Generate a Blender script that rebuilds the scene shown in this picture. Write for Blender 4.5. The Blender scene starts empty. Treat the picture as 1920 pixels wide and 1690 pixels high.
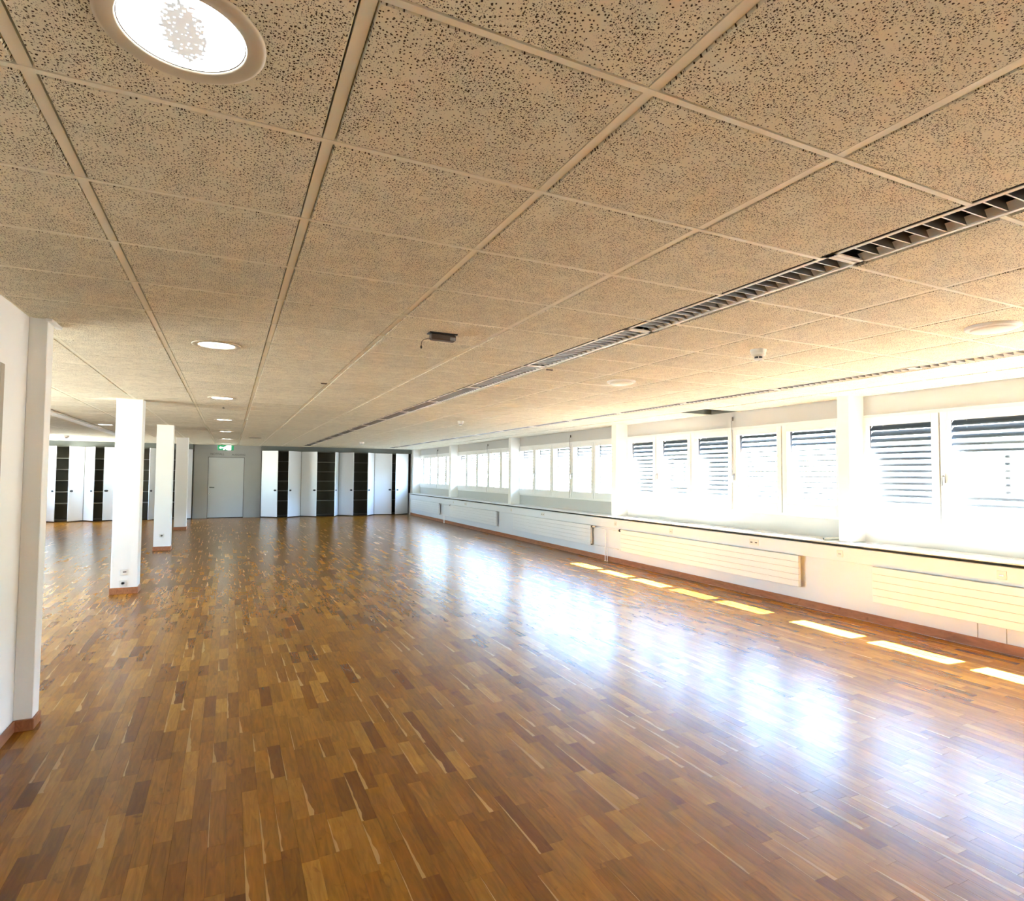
import bpy, bmesh, math, random
from mathutils import Vector, Matrix
R = math.radians
random.seed(7)
sc = bpy.context.scene
C = sc.collection

# ------------------------------------------------------------------ camera
CAMZ = 1.6464            # eye height above the floor
CEIL = CAMZ + 1.0        # underside of the ceiling grid
F_PX = 1111.0
yaw, pitch, roll = R(25.4145), R(2.3443), R(0.4477)
fw = Vector((math.sin(yaw)*math.cos(pitch), math.cos(yaw)*math.cos(pitch), math.sin(pitch)))
r0 = Vector((math.cos(yaw), -math.sin(yaw), 0)); u0 = r0.cross(fw)
rt = r0*math.cos(roll) + u0*math.sin(roll)
up = -r0*math.sin(roll) + u0*math.cos(roll)
cam = bpy.data.cameras.new('camera'); co = bpy.data.objects.new('camera', cam); C.objects.link(co)
co.matrix_world = Matrix(((rt.x, up.x, -fw.x, 0), (rt.y, up.y, -fw.y, 0), (rt.z, up.z, -fw.z, CAMZ), (0, 0, 0, 1)))
cam.sensor_width = 36; cam.sensor_fit = 'HORIZONTAL'; cam.lens = 36*F_PX/1920
cam.clip_start = 0.05; cam.clip_end = 500
sc.camera = co

# ------------------------------------------------------------------ sky, sun, exposure
sc.view_settings.view_transform = 'Standard'; sc.view_settings.look = 'None'
sc.view_settings.gamma = 1; sc.view_settings.use_curve_mapping = False
sc.view_settings.exposure = 3.0
SKY, SUN, LAMP = 1.15, 75.0, 1.6
GROUND = (7.2, 7.1, 6.8)      # radiance of the sunlit paving around the building
w = bpy.data.worlds.new('sky'); sc.world = w; w.use_nodes = True
nt = w.node_tree; nt.nodes.clear()
sky = nt.nodes.new('ShaderNodeTexSky'); sky.sky_type = 'NISHITA'; sky.sun_disc = False
sky.sun_elevation = R(56); sky.sun_rotation = R(90); sky.air_density = 1.0; sky.dust_density = 0.4; sky.ozone_density = 4.0
bg = nt.nodes.new('ShaderNodeBackground'); bg.inputs[1].default_value = SKY
wo = nt.nodes.new('ShaderNodeOutputWorld')
# lower half of the world: plain sunlit paving, evenly bright
tcw = nt.nodes.new('ShaderNodeTexCoord'); sxw = nt.nodes.new('ShaderNodeSeparateXYZ'); nt.links.new(tcw.outputs['Generated'], sxw.inputs[0])
ltw = nt.nodes.new('ShaderNodeMath'); ltw.operation = 'LESS_THAN'; ltw.inputs[1].default_value = 0.0; nt.links.new(sxw.outputs[2], ltw.inputs[0])
mxw = nt.nodes.new('ShaderNodeMixRGB'); mxw.inputs[2].default_value = GROUND + (1,); nt.links.new(ltw.outputs[0], mxw.inputs[0])
nt.links.new(sky.outputs[0], mxw.inputs[1]); nt.links.new(mxw.outputs[0], bg.inputs[0]); nt.links.new(bg.outputs[0], wo.inputs[0])
sl = bpy.data.lights.new('sun', 'SUN'); sl.energy = SUN; sl.angle = R(0.7); sl.color = (1, .95, .86)
so = bpy.data.objects.new('sun', sl); C.objects.link(so)
so.rotation_euler = Vector((-1, 0.09, -1.5)).to_track_quat('-Z', 'Y').to_euler()
so.location = (20, 5, 25)
cy = sc.cycles
cy.max_bounces = 9; cy.diffuse_bounces = 5; cy.glossy_bounces = 4; cy.transparent_max_bounces = 16
cy.caustics_reflective = False; cy.caustics_refractive = False
cy.sample_clamp_indirect = 8.0; cy.denoising_prefilter = 'ACCURATE'; cy.use_denoising = True; cy.use_light_tree = False; cy.use_guiding = True

# ------------------------------------------------------------------ materials
def S(h):
    c = [int(h[i:i+2], 16)/255 for i in (0, 2, 4)]
    return tuple((x/12.92 if x <= .04045 else ((x+.055)/1.055)**2.4) for x in c) + (1,)
def mat(name, col, rough=.5, metal=0.0, spec=.5, bump=0.0, bscale=60, emit=None, estr=0.0, var=0.0):
    m = bpy.data.materials.new(name); m.use_nodes = True
    n = m.node_tree.nodes; l = m.node_tree.links; b = n['Principled BSDF']
    b.inputs['Base Color'].default_value = col; b.inputs['Roughness'].default_value = rough
    b.inputs['Metallic'].default_value = metal; b.inputs['Specular IOR Level'].default_value = spec
    if emit: b.inputs['Emission Color'].default_value = emit; b.inputs['Emission Strength'].default_value = estr
    if bump or var:
        g = n.new('ShaderNodeNewGeometry'); t = n.new('ShaderNodeTexNoise'); t.inputs['Scale'].default_value = bscale
        t.inputs['Detail'].default_value = 4; l.new(g.outputs['Position'], t.inputs['Vector'])
        if bump:
            bp = n.new('ShaderNodeBump'); bp.inputs['Strength'].default_value = bump; bp.inputs['Distance'].default_value = .002
            l.new(t.outputs['Fac'], bp.inputs['Height']); l.new(bp.outputs[0], b.inputs['Normal'])
        if var:
            t2 = n.new('ShaderNodeTexNoise'); t2.inputs['Scale'].default_value = 1.3; l.new(g.outputs['Position'], t2.inputs['Vector'])
            mx = n.new('ShaderNodeMixRGB'); mx.blend_type = 'MULTIPLY'; mx.inputs[0].default_value = var
            mx.inputs[1].default_value = col; l.new(t2.outputs['Color'], mx.inputs[2])
            h = n.new('ShaderNodeHueSaturation'); h.inputs['Saturation'].default_value = .0
            l.new(t2.outputs['Color'], h.inputs['Color']); l.new(h.outputs[0], mx.inputs[2])
            l.new(mx.outputs[0], b.inputs['Base Color'])
    return m
M = {}
M['wall'] = mat('white_wall_paint', (.91, .91, .89, 1), .55, bump=.25, bscale=180)
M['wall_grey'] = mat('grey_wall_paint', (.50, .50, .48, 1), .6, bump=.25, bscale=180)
M['column'] = mat('column_paint', (.88, .87, .83, 1), .5, bump=.2, bscale=150)
M['frame'] = mat('white_window_lacquer', (.80, .80, .78, 1), .35, bump=.05, bscale=90)
M['ledge'] = mat('white_ledge_board', (.66, .66, .645, 1), .35, bump=.05, bscale=90)
M['panel'] = mat('white_parapet_paint', (.80, .82, .84, 1), .5, bump=.15, bscale=120)
M['radiator'] = mat('radiator_enamel', (.84, .845, .84, 1), .35, bump=.05, bscale=90)
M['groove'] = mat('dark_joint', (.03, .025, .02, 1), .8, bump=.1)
M['rail'] = mat('ceiling_rail_lacquer', (.86, .81, .66, 1), .5, bump=.1, bscale=200)
M['plenum'] = mat('ceiling_void', (.03, .025, .02, 1), .9, bump=.2)
M['light_trim'] = mat('luminaire_white', (.74, .68, .58, 1), .4, bump=.05)
M['louvre'] = mat('louvre_aluminium', (.16, .15, .14, 1), .3, metal=.8, bump=.03)
M['louvre_edge'] = mat('louvre_edge_white', (.85, .85, .85, 1), .4, bump=.03)
M['lum_dark'] = mat('luminaire_inside', (.045, .04, .035, 1), .4, bump=.05)
M['plastic'] = mat('white_plastic', (.78, .76, .70, 1), .4, bump=.05)
M['cream'] = mat('cream_ring_metal', (.60, .53, .41, 1), .4, bump=.05)
M['black'] = mat('black_plastic', (.02, .02, .02, 1), .45, bump=.1)
M['brown_dark'] = mat('dark_brown_plastic', (.09, .06, .045, 1), .5, bump=.1)
M['slat'] = mat('blind_slat_aluminium', (.075, .085, .10, 1), .4, metal=.0, bump=.04)
M['rod'] = mat('rod_grey_metal', (.35, .34, .33, 1), .35, metal=.6, bump=.04)
M['door_w'] = mat('wardrobe_door_white', (.74, .75, .75, 1), .42, bump=.08, bscale=100)
M['carcass'] = mat('wardrobe_inside_brown', (.14, .13, .095, 1), .6, bump=.1)
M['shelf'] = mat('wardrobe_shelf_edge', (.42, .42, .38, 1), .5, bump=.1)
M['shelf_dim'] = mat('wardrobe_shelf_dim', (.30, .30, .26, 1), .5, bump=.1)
M['header'] = mat('header_board_grey', (.13, .14, .12, 1), .55, bump=.1)
M['far_wall'] = mat('far_wall_grey_paint', (.44, .44, .41, 1), .55, bump=.2, bscale=120, var=.25)
M['far_door'] = mat('far_door_grey', (.54, .56, .55, 1), .45, bump=.08)
M['metal'] = mat('brushed_metal', (.45, .45, .44, 1), .3, metal=.9, bump=.03)
M['text'] = mat('grey_lettering', (.10, .10, .09, 1), .6, bump=.05)
M['exit_green'] = mat('exit_sign_green', (.02, .16, .07, 1), .4, bump=.02, emit=(.02, .25, .10, 1), estr=.12)
M['exit_white'] = mat('exit_sign_white', (.8, .9, .84, 1), .4, bump=.02, emit=(.85, 1, .9, 1), estr=4)
M['ground'] = mat('outdoor_ground', (.42, .42, .40, 1), .9, bump=.3, bscale=2)
M['facade'] = mat('facade_render', (.62, .62, .60, 1), .9, bump=.3, bscale=20)
M['dark_roof'] = mat('dark_roof_tiles', (.035, .033, .032, 1), .8, bump=.4, bscale=8)
M['tan_door'] = mat('tan_door_frame', (.36, .30, .22, 1), .5, bump=.1)

def glass_mat():
    m = bpy.data.materials.new('window_glass'); m.use_nodes = True
    n = m.node_tree.nodes; l = m.node_tree.links; n.clear()
    o = n.new('ShaderNodeOutputMaterial'); mx = n.new('ShaderNodeMixShader'); t = n.new('ShaderNodeBsdfTransparent')
    t.inputs[0].default_value = (.92, .95, .95, 1); g = n.new('ShaderNodeBsdfGlossy'); g.inputs['Roughness'].default_value = .02
    f = n.new('ShaderNodeFresnel'); f.inputs[0].default_value = 1.45
    gg = n.new('ShaderNodeNewGeometry'); iv = n.new('ShaderNodeMath'); iv.operation = 'SUBTRACT'; iv.inputs[0].default_value = 1; l.new(gg.outputs['Backfacing'], iv.inputs[1])
    mu = n.new('ShaderNodeMath'); mu.operation = 'MULTIPLY'; l.new(f.outputs[0], mu.inputs[0]); l.new(iv.outputs[0], mu.inputs[1])
    l.new(mu.outputs[0], mx.inputs[0]); l.new(t.outputs[0], mx.inputs[1]); l.new(g.outputs[0], mx.inputs[2]); l.new(mx.outputs[0], o.inputs[0])
    return m
M['glass'] = glass_mat()

def lens_mat():      # lit prismatic lens of the downlights
    m = bpy.data.materials.new('prismatic_lens_lit'); m.use_nodes = True
    n = m.node_tree.nodes; l = m.node_tree.links; b = n['Principled BSDF']
    tc = n.new('ShaderNodeTexCoord'); v = n.new('ShaderNodeTexVoronoi'); v.inputs['Scale'].default_value = 95
    v.feature = 'F1'; v.distance = 'CHEBYCHEV'
    l.new(tc.outputs['Object'], v.inputs['Vector'])
    nz = n.new('ShaderNodeTexNoise'); nz.inputs['Scale'].default_value = 9; l.new(tc.outputs['Object'], nz.inputs['Vector'])
    gr = n.new('ShaderNodeTexGradient'); gr.gradient_type = 'SPHERICAL'
    mp = n.new('ShaderNodeMapping'); mp.inputs['Scale'].default_value = (16, 7, 1)
    l.new(tc.outputs['Object'], mp.inputs['Vector']); l.new(mp.outputs[0], gr.inputs[0])
    mu = n.new('ShaderNodeMath'); mu.operation = 'MULTIPLY'; l.new(gr.outputs['Fac'], mu.inputs[0]); l.new(v.outputs['Distance'], mu.inputs[1])
    mr = n.new('ShaderNodeMapRange'); mr.inputs['From Min'].default_value = 0; mr.inputs['From Max'].default_value = .15
    mr.inputs['To Min'].default_value = LAMP; mr.inputs['To Max'].default_value = .05
    l.new(mu.outputs[0], mr.inputs['Value'])
    b.inputs['Emission Color'].default_value = (.97, 1, 1, 1); b.inputs['Base Color'].default_value = (.8, .85, .9, 1)
    l.new(mr.outputs[0], b.inputs['Emission Strength'])
    return m
M['lens'] = lens_mat()

def tile_mat():      # mineral fibre tile: pin holes and short fissures
    m = bpy.data.materials.new('perforated_ceiling_tile'); m.use_nodes = True
    n = m.node_tree.nodes; l = m.node_tree.links; b = n['Principled BSDF']; b.inputs['Roughness'].default_value = .9
    b.inputs['Specular IOR Level'].default_value = .15
    g = n.new('ShaderNodeNewGeometry')
    oi = n.new('ShaderNodeObjectInfo')
    def holes(scale, rad, seed):
        mp = n.new('ShaderNodeMapping'); mp.inputs['Location'].default_value = (seed, seed*2, 0); mp.inputs['Scale'].default_value = (scale, scale, 0)
        nd = n.new('ShaderNodeTexNoise'); nd.inputs['Scale'].default_value = 38; l.new(g.outputs['Position'], nd.inputs['Vector'])
        sb = n.new('ShaderNodeVectorMath'); sb.operation = 'SUBTRACT'; sb.inputs[1].default_value = (.5, .5, .5); l.new(nd.outputs['Color'], sb.inputs[0])
        s2 = n.new('ShaderNodeVectorMath'); s2.operation = 'SCALE'; s2.inputs['Scale'].default_value = .012; l.new(sb.outputs[0], s2.inputs[0])
        ad = n.new('ShaderNodeVectorMath'); ad.operation = 'ADD'; l.new(g.outputs['Position'], ad.inputs[0]); l.new(s2.outputs[0], ad.inputs[1])
        l.new(ad.outputs[0], mp.inputs['Vector'])
        v = n.new('ShaderNodeTexVoronoi'); v.voronoi_dimensions = '2D'; v.inputs['Scale'].default_value = 1; v.inputs['Randomness'].default_value = 1
        l.new(mp.outputs[0], v.inputs['Vector'])
        # random cell colour removes part of the holes and varies their size
        sp = n.new('ShaderNodeSeparateColor'); l.new(v.outputs['Color'], sp.inputs[0])
        th = n.new('ShaderNodeMapRange'); th.inputs['From Min'].default_value = .25; th.inputs['From Max'].default_value = .6
        th.inputs['To Min'].default_value = 0.0; th.inputs['To Max'].default_value = rad; l.new(sp.outputs[0], th.inputs['Value'])
        df = n.new('ShaderNodeMath'); df.operation = 'SUBTRACT'; l.new(th.outputs[0], df.inputs[0]); l.new(v.outputs['Distance'], df.inputs[1])
        st = n.new('ShaderNodeMapRange'); st.inputs['From Min'].default_value = -.03; st.inputs['From Max'].default_value = .05; l.new(df.outputs[0], st.inputs['Value'])
        return st.outputs[0]
    a = holes(100, .25, 3.1); c = holes(190, .26, 9.7)
    mxx = n.new('ShaderNodeMath'); mxx.operation = 'MAXIMUM'; l.new(a, mxx.inputs[0])
    # second, finer set comes in clusters
    cn = n.new('ShaderNodeTexNoise'); cn.inputs['Scale'].default_value = 9; l.new(g.outputs['Position'], cn.inputs['Vector'])
    cr = n.new('ShaderNodeMapRange'); cr.inputs['From Min'].default_value = .38; cr.inputs['From Max'].default_value = .55; l.new(cn.outputs['Fac'], cr.inputs['Value'])
    cm = n.new('ShaderNodeMath'); cm.operation = 'MULTIPLY'; l.new(c, cm.inputs[0]); l.new(cr.outputs[0], cm.inputs[1])
    l.new(cm.outputs[0], mxx.inputs[1])
    base = n.new('ShaderNodeMixRGB'); base.inputs[1].default_value = (.86, .81, .65, 1); base.inputs[2].default_value = (.80, .75, .60, 1)
    fn = n.new('ShaderNodeTexNoise'); fn.inputs['Scale'].default_value = 160; fn.inputs['Detail'].default_value = 3; l.new(g.outputs['Position'], fn.inputs['Vector'])
    l.new(fn.outputs['Fac'], base.inputs[0])
    fin = n.new('ShaderNodeMixRGB'); fin.inputs[2].default_value = (.07, .045, .025, 1); l.new(base.outputs[0], fin.inputs[1]); l.new(mxx.outputs[0], fin.inputs[0])
    hs = n.new('ShaderNodeHueSaturation'); l.new(fin.outputs[0], hs.inputs['Color'])
    vr = n.new('ShaderNodeMapRange'); vr.inputs['To Min'].default_value = .96; vr.inputs['To Max'].default_value = 1.04; l.new(oi.outputs['Random'], vr.inputs['Value'])
    l.new(vr.outputs[0], hs.inputs['Value'])
    l.new(hs.outputs[0], b.inputs['Base Color'])
    bp = n.new('ShaderNodeBump'); bp.invert = True; bp.inputs['Strength'].default_value = .6; bp.inputs['Distance'].default_value = .003
    l.new(mxx.outputs[0], bp.inputs['Height']); l.new(bp.outputs[0], b.inputs['Normal'])
    return m
M['tile'] = tile_mat()

def wood_mat(name, stops, rough=.2, streaks=True, coat=.0):
    m = bpy.data.materials.new(name); m.use_nodes = True
    n = m.node_tree.nodes; l = m.node_tree.links; b = n['Principled BSDF']; b.inputs['Specular IOR Level'].default_value = .33
    g = n.new('ShaderNodeNewGeometry'); oi = n.new('ShaderNodeObjectInfo')
    rnd = n.new('ShaderNodeMath'); rnd.operation = 'ADD'; l.new(oi.outputs['Random'], rnd.inputs[0]); l.new(g.outputs['Random Per Island'], rnd.inputs[1])
    fr = n.new('ShaderNodeMath'); fr.operation = 'FRACT'; l.new(rnd.outputs[0], fr.inputs[0])
    wn = n.new('ShaderNodeTexWhiteNoise'); wn.noise_dimensions = '1D'; l.new(fr.outputs[0], wn.inputs['W'])
    ramp = n.new('ShaderNodeValToRGB'); e = ramp.color_ramp.elements
    e[0].position = stops[0][0]; e[0].color = stops[0][1]; e[1].position = stops[-1][0]; e[1].color = stops[-1][1]
    for p, c in stops[1:-1]:
        k = e.new(p); k.color = c
    l.new(fr.outputs[0], ramp.inputs[0])
    off = n.new('ShaderNodeVectorMath'); off.operation = 'SCALE'; l.new(wn.outputs['Color'], off.inputs[0]); off.inputs['Scale'].default_value = 37
    ad = n.new('ShaderNodeVectorMath'); ad.operation = 'ADD'; l.new(g.outputs['Position'], ad.inputs[0]); l.new(off.outputs[0], ad.inputs[1])
    mp = n.new('ShaderNodeMapping'); mp.inputs['Scale'].default_value = (42, 4.5, 20); l.new(ad.outputs[0], mp.inputs['Vector'])
    ns = n.new('ShaderNodeTexNoise'); ns.inputs['Scale'].default_value = 1; ns.inputs['Detail'].default_value = 5; ns.inputs['Distortion'].default_value = 1.2
    l.new(mp.outputs[0], ns.inputs['Vector'])
    gr = n.new('ShaderNodeMapRange'); gr.inputs['From Min'].default_value = .3; gr.inputs['From Max'].default_value = .7
    gr.inputs['To Min'].default_value = .78; gr.inputs['To Max'].default_value = 1.18; l.new(ns.outputs['Fac'], gr.inputs['Value'])
    ml = n.new('ShaderNodeVectorMath'); ml.operation = 'SCALE'; l.new(ramp.outputs[0], ml.inputs[0]); l.new(gr.outputs[0], ml.inputs['Scale'])
    col = ml.outputs[0]
    # broad blotches of darker heartwood and knots
    mp2 = n.new('ShaderNodeMapping'); mp2.inputs['Scale'].default_value = (14, 5, 5); l.new(ad.outputs[0], mp2.inputs['Vector'])
    n2 = n.new('ShaderNodeTexNoise'); n2.inputs['Scale'].default_value = 1; n2.inputs['Detail'].default_value = 2; n2.inputs['Distortion'].default_value = 2.5; l.new(mp2.outputs[0], n2.inputs['Vector'])
    kr = n.new('ShaderNodeMapRange'); kr.inputs['From Min'].default_value = .64; kr.inputs['From Max'].default_value = .76
    kr.inputs['To Min'].default_value = 0; kr.inputs['To Max'].default_value = .4; l.new(n2.outputs['Fac'], kr.inputs['Value'])
    kx = n.new('ShaderNodeMixRGB'); l.new(kr.outputs[0], kx.inputs[0]); l.new(col, kx.inputs[1]); kx.inputs[2].default_value = (.09, .025, .004, 1)
    col = kx.outputs[0]
    if streaks:      # pale sapwood along one edge of some staves
        uv = n.new('ShaderNodeUVMap'); sx = n.new('ShaderNodeSeparateXYZ'); l.new(uv.outputs[0], sx.inputs[0])
        r2 = n.new('ShaderNodeSeparateColor'); l.new(wn.outputs['Color'], r2.inputs[0])
        wm = n.new('ShaderNodeMapRange'); wm.inputs['From Min'].default_value = .76; wm.inputs['From Max'].default_value = 1
        wm.inputs['To Max'].default_value = .36; l.new(r2.outputs[0], wm.inputs['Value'])
        tp = n.new('ShaderNodeMath'); tp.operation = 'MULTIPLY_ADD'; l.new(sx.outputs[1], tp.inputs[0]); tp.inputs[1].default_value = -.95; tp.inputs[2].default_value = 1.0
        nz = n.new('ShaderNodeTexNoise'); nz.inputs['Scale'].default_value = 9; nz.inputs['Detail'].default_value = 1; l.new(g.outputs['Position'], nz.inputs['Vector'])
        tq = n.new('ShaderNodeMath'); tq.operation = 'MULTIPLY'; l.new(tp.outputs[0], tq.inputs[0]); l.new(nz.outputs['Fac'], tq.inputs[1])
        tz = n.new('ShaderNodeMath'); tz.operation = 'MULTIPLY'; tz.inputs[1].default_value = 2; l.new(tq.outputs[0], tz.inputs[0])
        ww = n.new('ShaderNodeMath'); ww.operation = 'MULTIPLY'; l.new(tz.outputs[0], ww.inputs[0]); l.new(wm.outputs[0], ww.inputs[1])
        lt = n.new('ShaderNodeMath'); lt.operation = 'LESS_THAN'; l.new(sx.outputs[0], lt.inputs[0]); l.new(ww.outputs[0], lt.inputs[1])
        sm = n.new('ShaderNodeMixRGB'); l.new(lt.outputs[0], sm.inputs[0]); l.new(col, sm.inputs[1]); sm.inputs[2].default_value = (.46, .25, .07, 1)
        col = sm.outputs[0]
    l.new(col, b.inputs['Base Color'])
    b.inputs['Roughness'].default_value = rough
    b.inputs['Coat Weight'].default_value = coat; b.inputs['Coat Roughness'].default_value = .12
    return m
M['parquet'] = wood_mat('oiled_parquet', [(0, (.155, .047, .003, 1)), (.1, (.215, .078, .005, 1)), (.5, (.265, .105, .0075, 1)), (.88, (.31, .132, .011, 1)), (1, (.38, .18, .022, 1))], .27)
M['base_wood'] = wood_mat('skirting_wood', [(0, (.33, .13, .06, 1)), (1, (.42, .18, .08, 1))], .4, streaks=False)
M['slab'] = mat('floor_underlay', (.10, .035, .008, 1), .6, bump=.1)

# ------------------------------------------------------------------ mesh helpers
class MB:
    def __init__(self): self.v = []; self.f = []; self.uv = []; self.mi = []; self.m = 0
    def face(self, pts, uv=None):
        k = len(self.v); self.v += [tuple(p) for p in pts]; self.f.append(tuple(range(k, k+len(pts))))
        self.uv.append(uv or [(0.5, 0.5)]*len(pts)); self.mi.append(self.m)
    def raw(self, verts, faces):
        k = len(self.v); self.v += [tuple(p) for p in verts]
        for f in faces:
            self.f.append(tuple(k+i for i in f)); self.uv.append([(.5, .5)]*len(f)); self.mi.append(self.m)
        return self
    def box(self, x0, x1, y0, y1, z0, z1, T=None, uvtop=False):
        P = [(x0, y0, z0), (x1, y0, z0), (x1, y1, z0), (x0, y1, z0), (x0, y0, z1), (x1, y0, z1), (x1, y1, z1), (x0, y1, z1)]
        if T: P = [tuple(T @ Vector(p)) for p in P]
        k = len(self.v); self.v += P
        for f in ((0, 3, 2, 1), (4, 5, 6, 7), (0, 1, 5, 4), (1, 2, 6, 5), (2, 3, 7, 6), (3, 0, 4, 7)):
            self.f.append(tuple(k+i for i in f)); self.mi.append(self.m)
            self.uv.append([(0, 0), (1, 0), (1, 1), (0, 1)] if (uvtop and f[0] == 4) else [(.9, .5)]*4)
        return self
    def cbox(self, x0, x1, y0, y1, z0, z1, c):      # box with chamfered edges on every side
        bm = bmesh.new(); bmesh.ops.create_cube(bm, size=1)
        for v in bm.verts: v.co = Vector(((x0+x1)/2+v.co.x*(x1-x0), (y0+y1)/2+v.co.y*(y1-y0), (z0+z1)/2+v.co.z*(z1-z0)))
        bmesh.ops.bevel(bm, geom=bm.edges[:], offset=c, segments=1, affect='EDGES')
        bm.verts.index_update(); self.raw([v.co[:] for v in bm.verts], [[v.index for v in f.verts] for f in bm.faces]); bm.free(); return self
    def lathe(self, prof, seg=24, T=None):
        V = []; F = []
        for r, z in prof:
            for i in range(seg):
                a = 2*math.pi*i/seg; V.append((r*math.cos(a), r*math.sin(a), z))
        for j in range(len(prof)-1):
            for i in range(seg):
                F.append((j*seg+i, j*seg+(i+1) % seg, (j+1)*seg+(i+1) % seg, (j+1)*seg+i))
        if prof[0][0] > 1e-6: F.append(tuple(range(seg))[::-1])
        if prof[-1][0] > 1e-6: F.append(tuple(range((len(prof)-1)*seg, len(prof)*seg)))
        if T: V = [tuple(T @ Vector(p)) for p in V]
        return self.raw(V, F)
    def tube(self, pts, r, seg=8):
        pts = [Vector(p) for p in pts]; V = []; F = []
        for i, p in enumerate(pts):
            d = (pts[min(i+1, len(pts)-1)] - pts[max(i-1, 0)]).normalized()
            a = d.orthogonal().normalized() if i == 0 else (a - d*a.dot(d)).normalized()
            b = d.cross(a)
            for k in range(seg):
                t = 2*math.pi*k/seg; V.append(tuple(p + a*(r*math.cos(t)) + b*(r*math.sin(t))))
        for i in range(len(pts)-1):
            for k in range(seg):
                F.append((i*seg+k, i*seg+(k+1) % seg, (i+1)*seg+(k+1) % seg, (i+1)*seg+k))
        F.append(tuple(range(seg))[::-1]); F.append(tuple(range((len(pts)-1)*seg, len(pts)*seg)))
        return self.raw(V, F)
    def mesh(self, name, mats, smooth=False):
        me = bpy.data.meshes.new(name); me.from_pydata(self.v, [], self.f)
        ul = me.uv_layers.new(name='UVMap'); k = 0
        flat = [c for u in self.uv for p in u for c in p]; ul.data.foreach_set('uv', flat)
        for m in (mats if isinstance(mats, (list, tuple)) else [mats]): me.materials.append(m)
        me.polygons.foreach_set('material_index', self.mi)
        if smooth: me.polygons.foreach_set('use_smooth', [True]*len(self.f))
        me.update(); return me
    def build(self, name, mats, parent=None, loc=(0, 0, 0), smooth=False):
        o = bpy.data.objects.new(name, self.mesh(name, mats, smooth)); C.objects.link(o); o.location = loc
        if parent: o.parent = parent
        if smooth:
            try:
                md = None
                o.data.shade_smooth()
                o.data.set_sharp_from_angle(angle=R(40))
            except Exception: pass
        return o
def place(name, me, parent=None, loc=(0, 0, 0), rz=0, scale=None):
    o = bpy.data.objects.new(name, me); C.objects.link(o); o.location = loc; o.rotation_euler = (0, 0, rz)
    if scale: o.scale = scale
    if parent: o.parent = parent
    return o
def empty(name, loc=(0, 0, 0), rz=0, parent=None):
    o = bpy.data.objects.new(name, None); C.objects.link(o); o.location = loc; o.rotation_euler = (0, 0, rz); o.empty_display_size = .1
    if parent: o.parent = parent
    return o
def tag(o, label, cat, group=None, kind=None):
    o['label'] = label; o['category'] = cat
    if group: o['group'] = group
    if kind: o['kind'] = kind
    return o
def struct(o, label=None):
    o['kind'] = 'structure'
    if label: o['label'] = label
    return o
def Z(v): return v + CAMZ     # heights below are measured from the eye

# ------------------------------------------------------------------ layout numbers
XW, XP = 7.04, 6.63           # window wall, parapet face
XL = -1.2                     # near partition on the left
YB, YF = -5.4, 24.0           # back wall, far wall
XLL = -5.62                   # outer left wall
BAY, SASH = 4.80, .913
BAYS = [4.90+BAY*k-BAY for k in range(5)] + [4.90-2*BAY]     # start (camera side) of each window run: 0.10, 4.90 ...
WT, WB = .76, -.54

# ------------------------------------------------------------------ outdoors

nb = empty('neighbour_building', (30, 0, -9)); tag(nb, 'pale building with a dark roof across the street, seen through the nearest blinds', 'building')
MB().box(0, 14, -30, 20.5, 0, 9+CAMZ+1.9).build('facade', M['facade'], nb)
rb = MB(); zr = 9+CAMZ+1.9
rb.raw([(-.6, -30.6, zr), (14.6, -30.6, zr), (14.6, 21.1, zr), (-.6, 21.1, zr), (7, -24, zr+4.2), (7, 14.5, zr+4.2)], [(3, 2, 1, 0), (0, 1, 4), (1, 2, 5, 4), (2, 3, 5), (3, 0, 4, 5)])
rb.build('roof', M['dark_roof'], nb)

# ------------------------------------------------------------------ floor: staves of a strip parquet
fl = struct(MB().box(XLL-.1, XP+.12, YB-.1, YF+.9, -.12, -.012).build('floor', M['slab']), 'warm brown strip parquet floor, glossy')
SW = .0725
lens = (.27, .34, .41, .50)
stave_mesh = {}
for L in lens:
    stave_mesh[L] = MB().box(-SW/2+.0003, SW/2-.0003, 0, L-.0006, -.011, 0, uvtop=True).mesh('plank', M['parquet'])
staves = []
x = XP - SW/2 - .01
while x > XLL:
    ystart = YB if x > XL-.15 else 4.9
    y = ystart - random.random()*.3
    while y < YF+.3:
        L = random.choice(lens); staves.append((x, y, L)); y += L
    x -= SW
def proj(x, y, z):
    d = Vector((x, y, z-CAMZ)); f = d.dot(fw)
    if f < .1: return None
    return 960 + F_PX*d.dot(rt)/f, 845 - F_PX*d.dot(up)/f, f
def area(x, y, wx, wy, z):
    ps = [proj(x-wx, y, z), proj(x+wx, y, z), proj(x+wx, y+wy, z), proj(x-wx, y+wy, z)]
    if any(p is None for p in ps): return 0
    inside = any(0 < p[0] < 1920 and 0 < p[1] < 1690 for p in ps)
    if not inside: return 0
    q = [(min(max(p[0], 0), 1920), min(max(p[1], 0), 1690)) for p in ps]
    return abs(sum(q[i][0]*q[(i+1) % 4][1]-q[(i+1) % 4][0]*q[i][1] for i in range(4)))/2
staves.sort(key=lambda s: -area(s[0], s[1], SW/2, s[2], 0))
for (x, y, L) in staves[:300]:
    place('plank', stave_mesh[L], fl, (x, y, 0), rz=0)
rest = MB()
for (x, y, L) in staves[300:]:
    rest.box(x-SW/2+.0003, x+SW/2-.0003, y, y+L-.0006, -.011, 0, uvtop=True)
ro = rest.build('parquet_planks', M['parquet'], fl); ro['kind'] = 'stuff'

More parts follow.
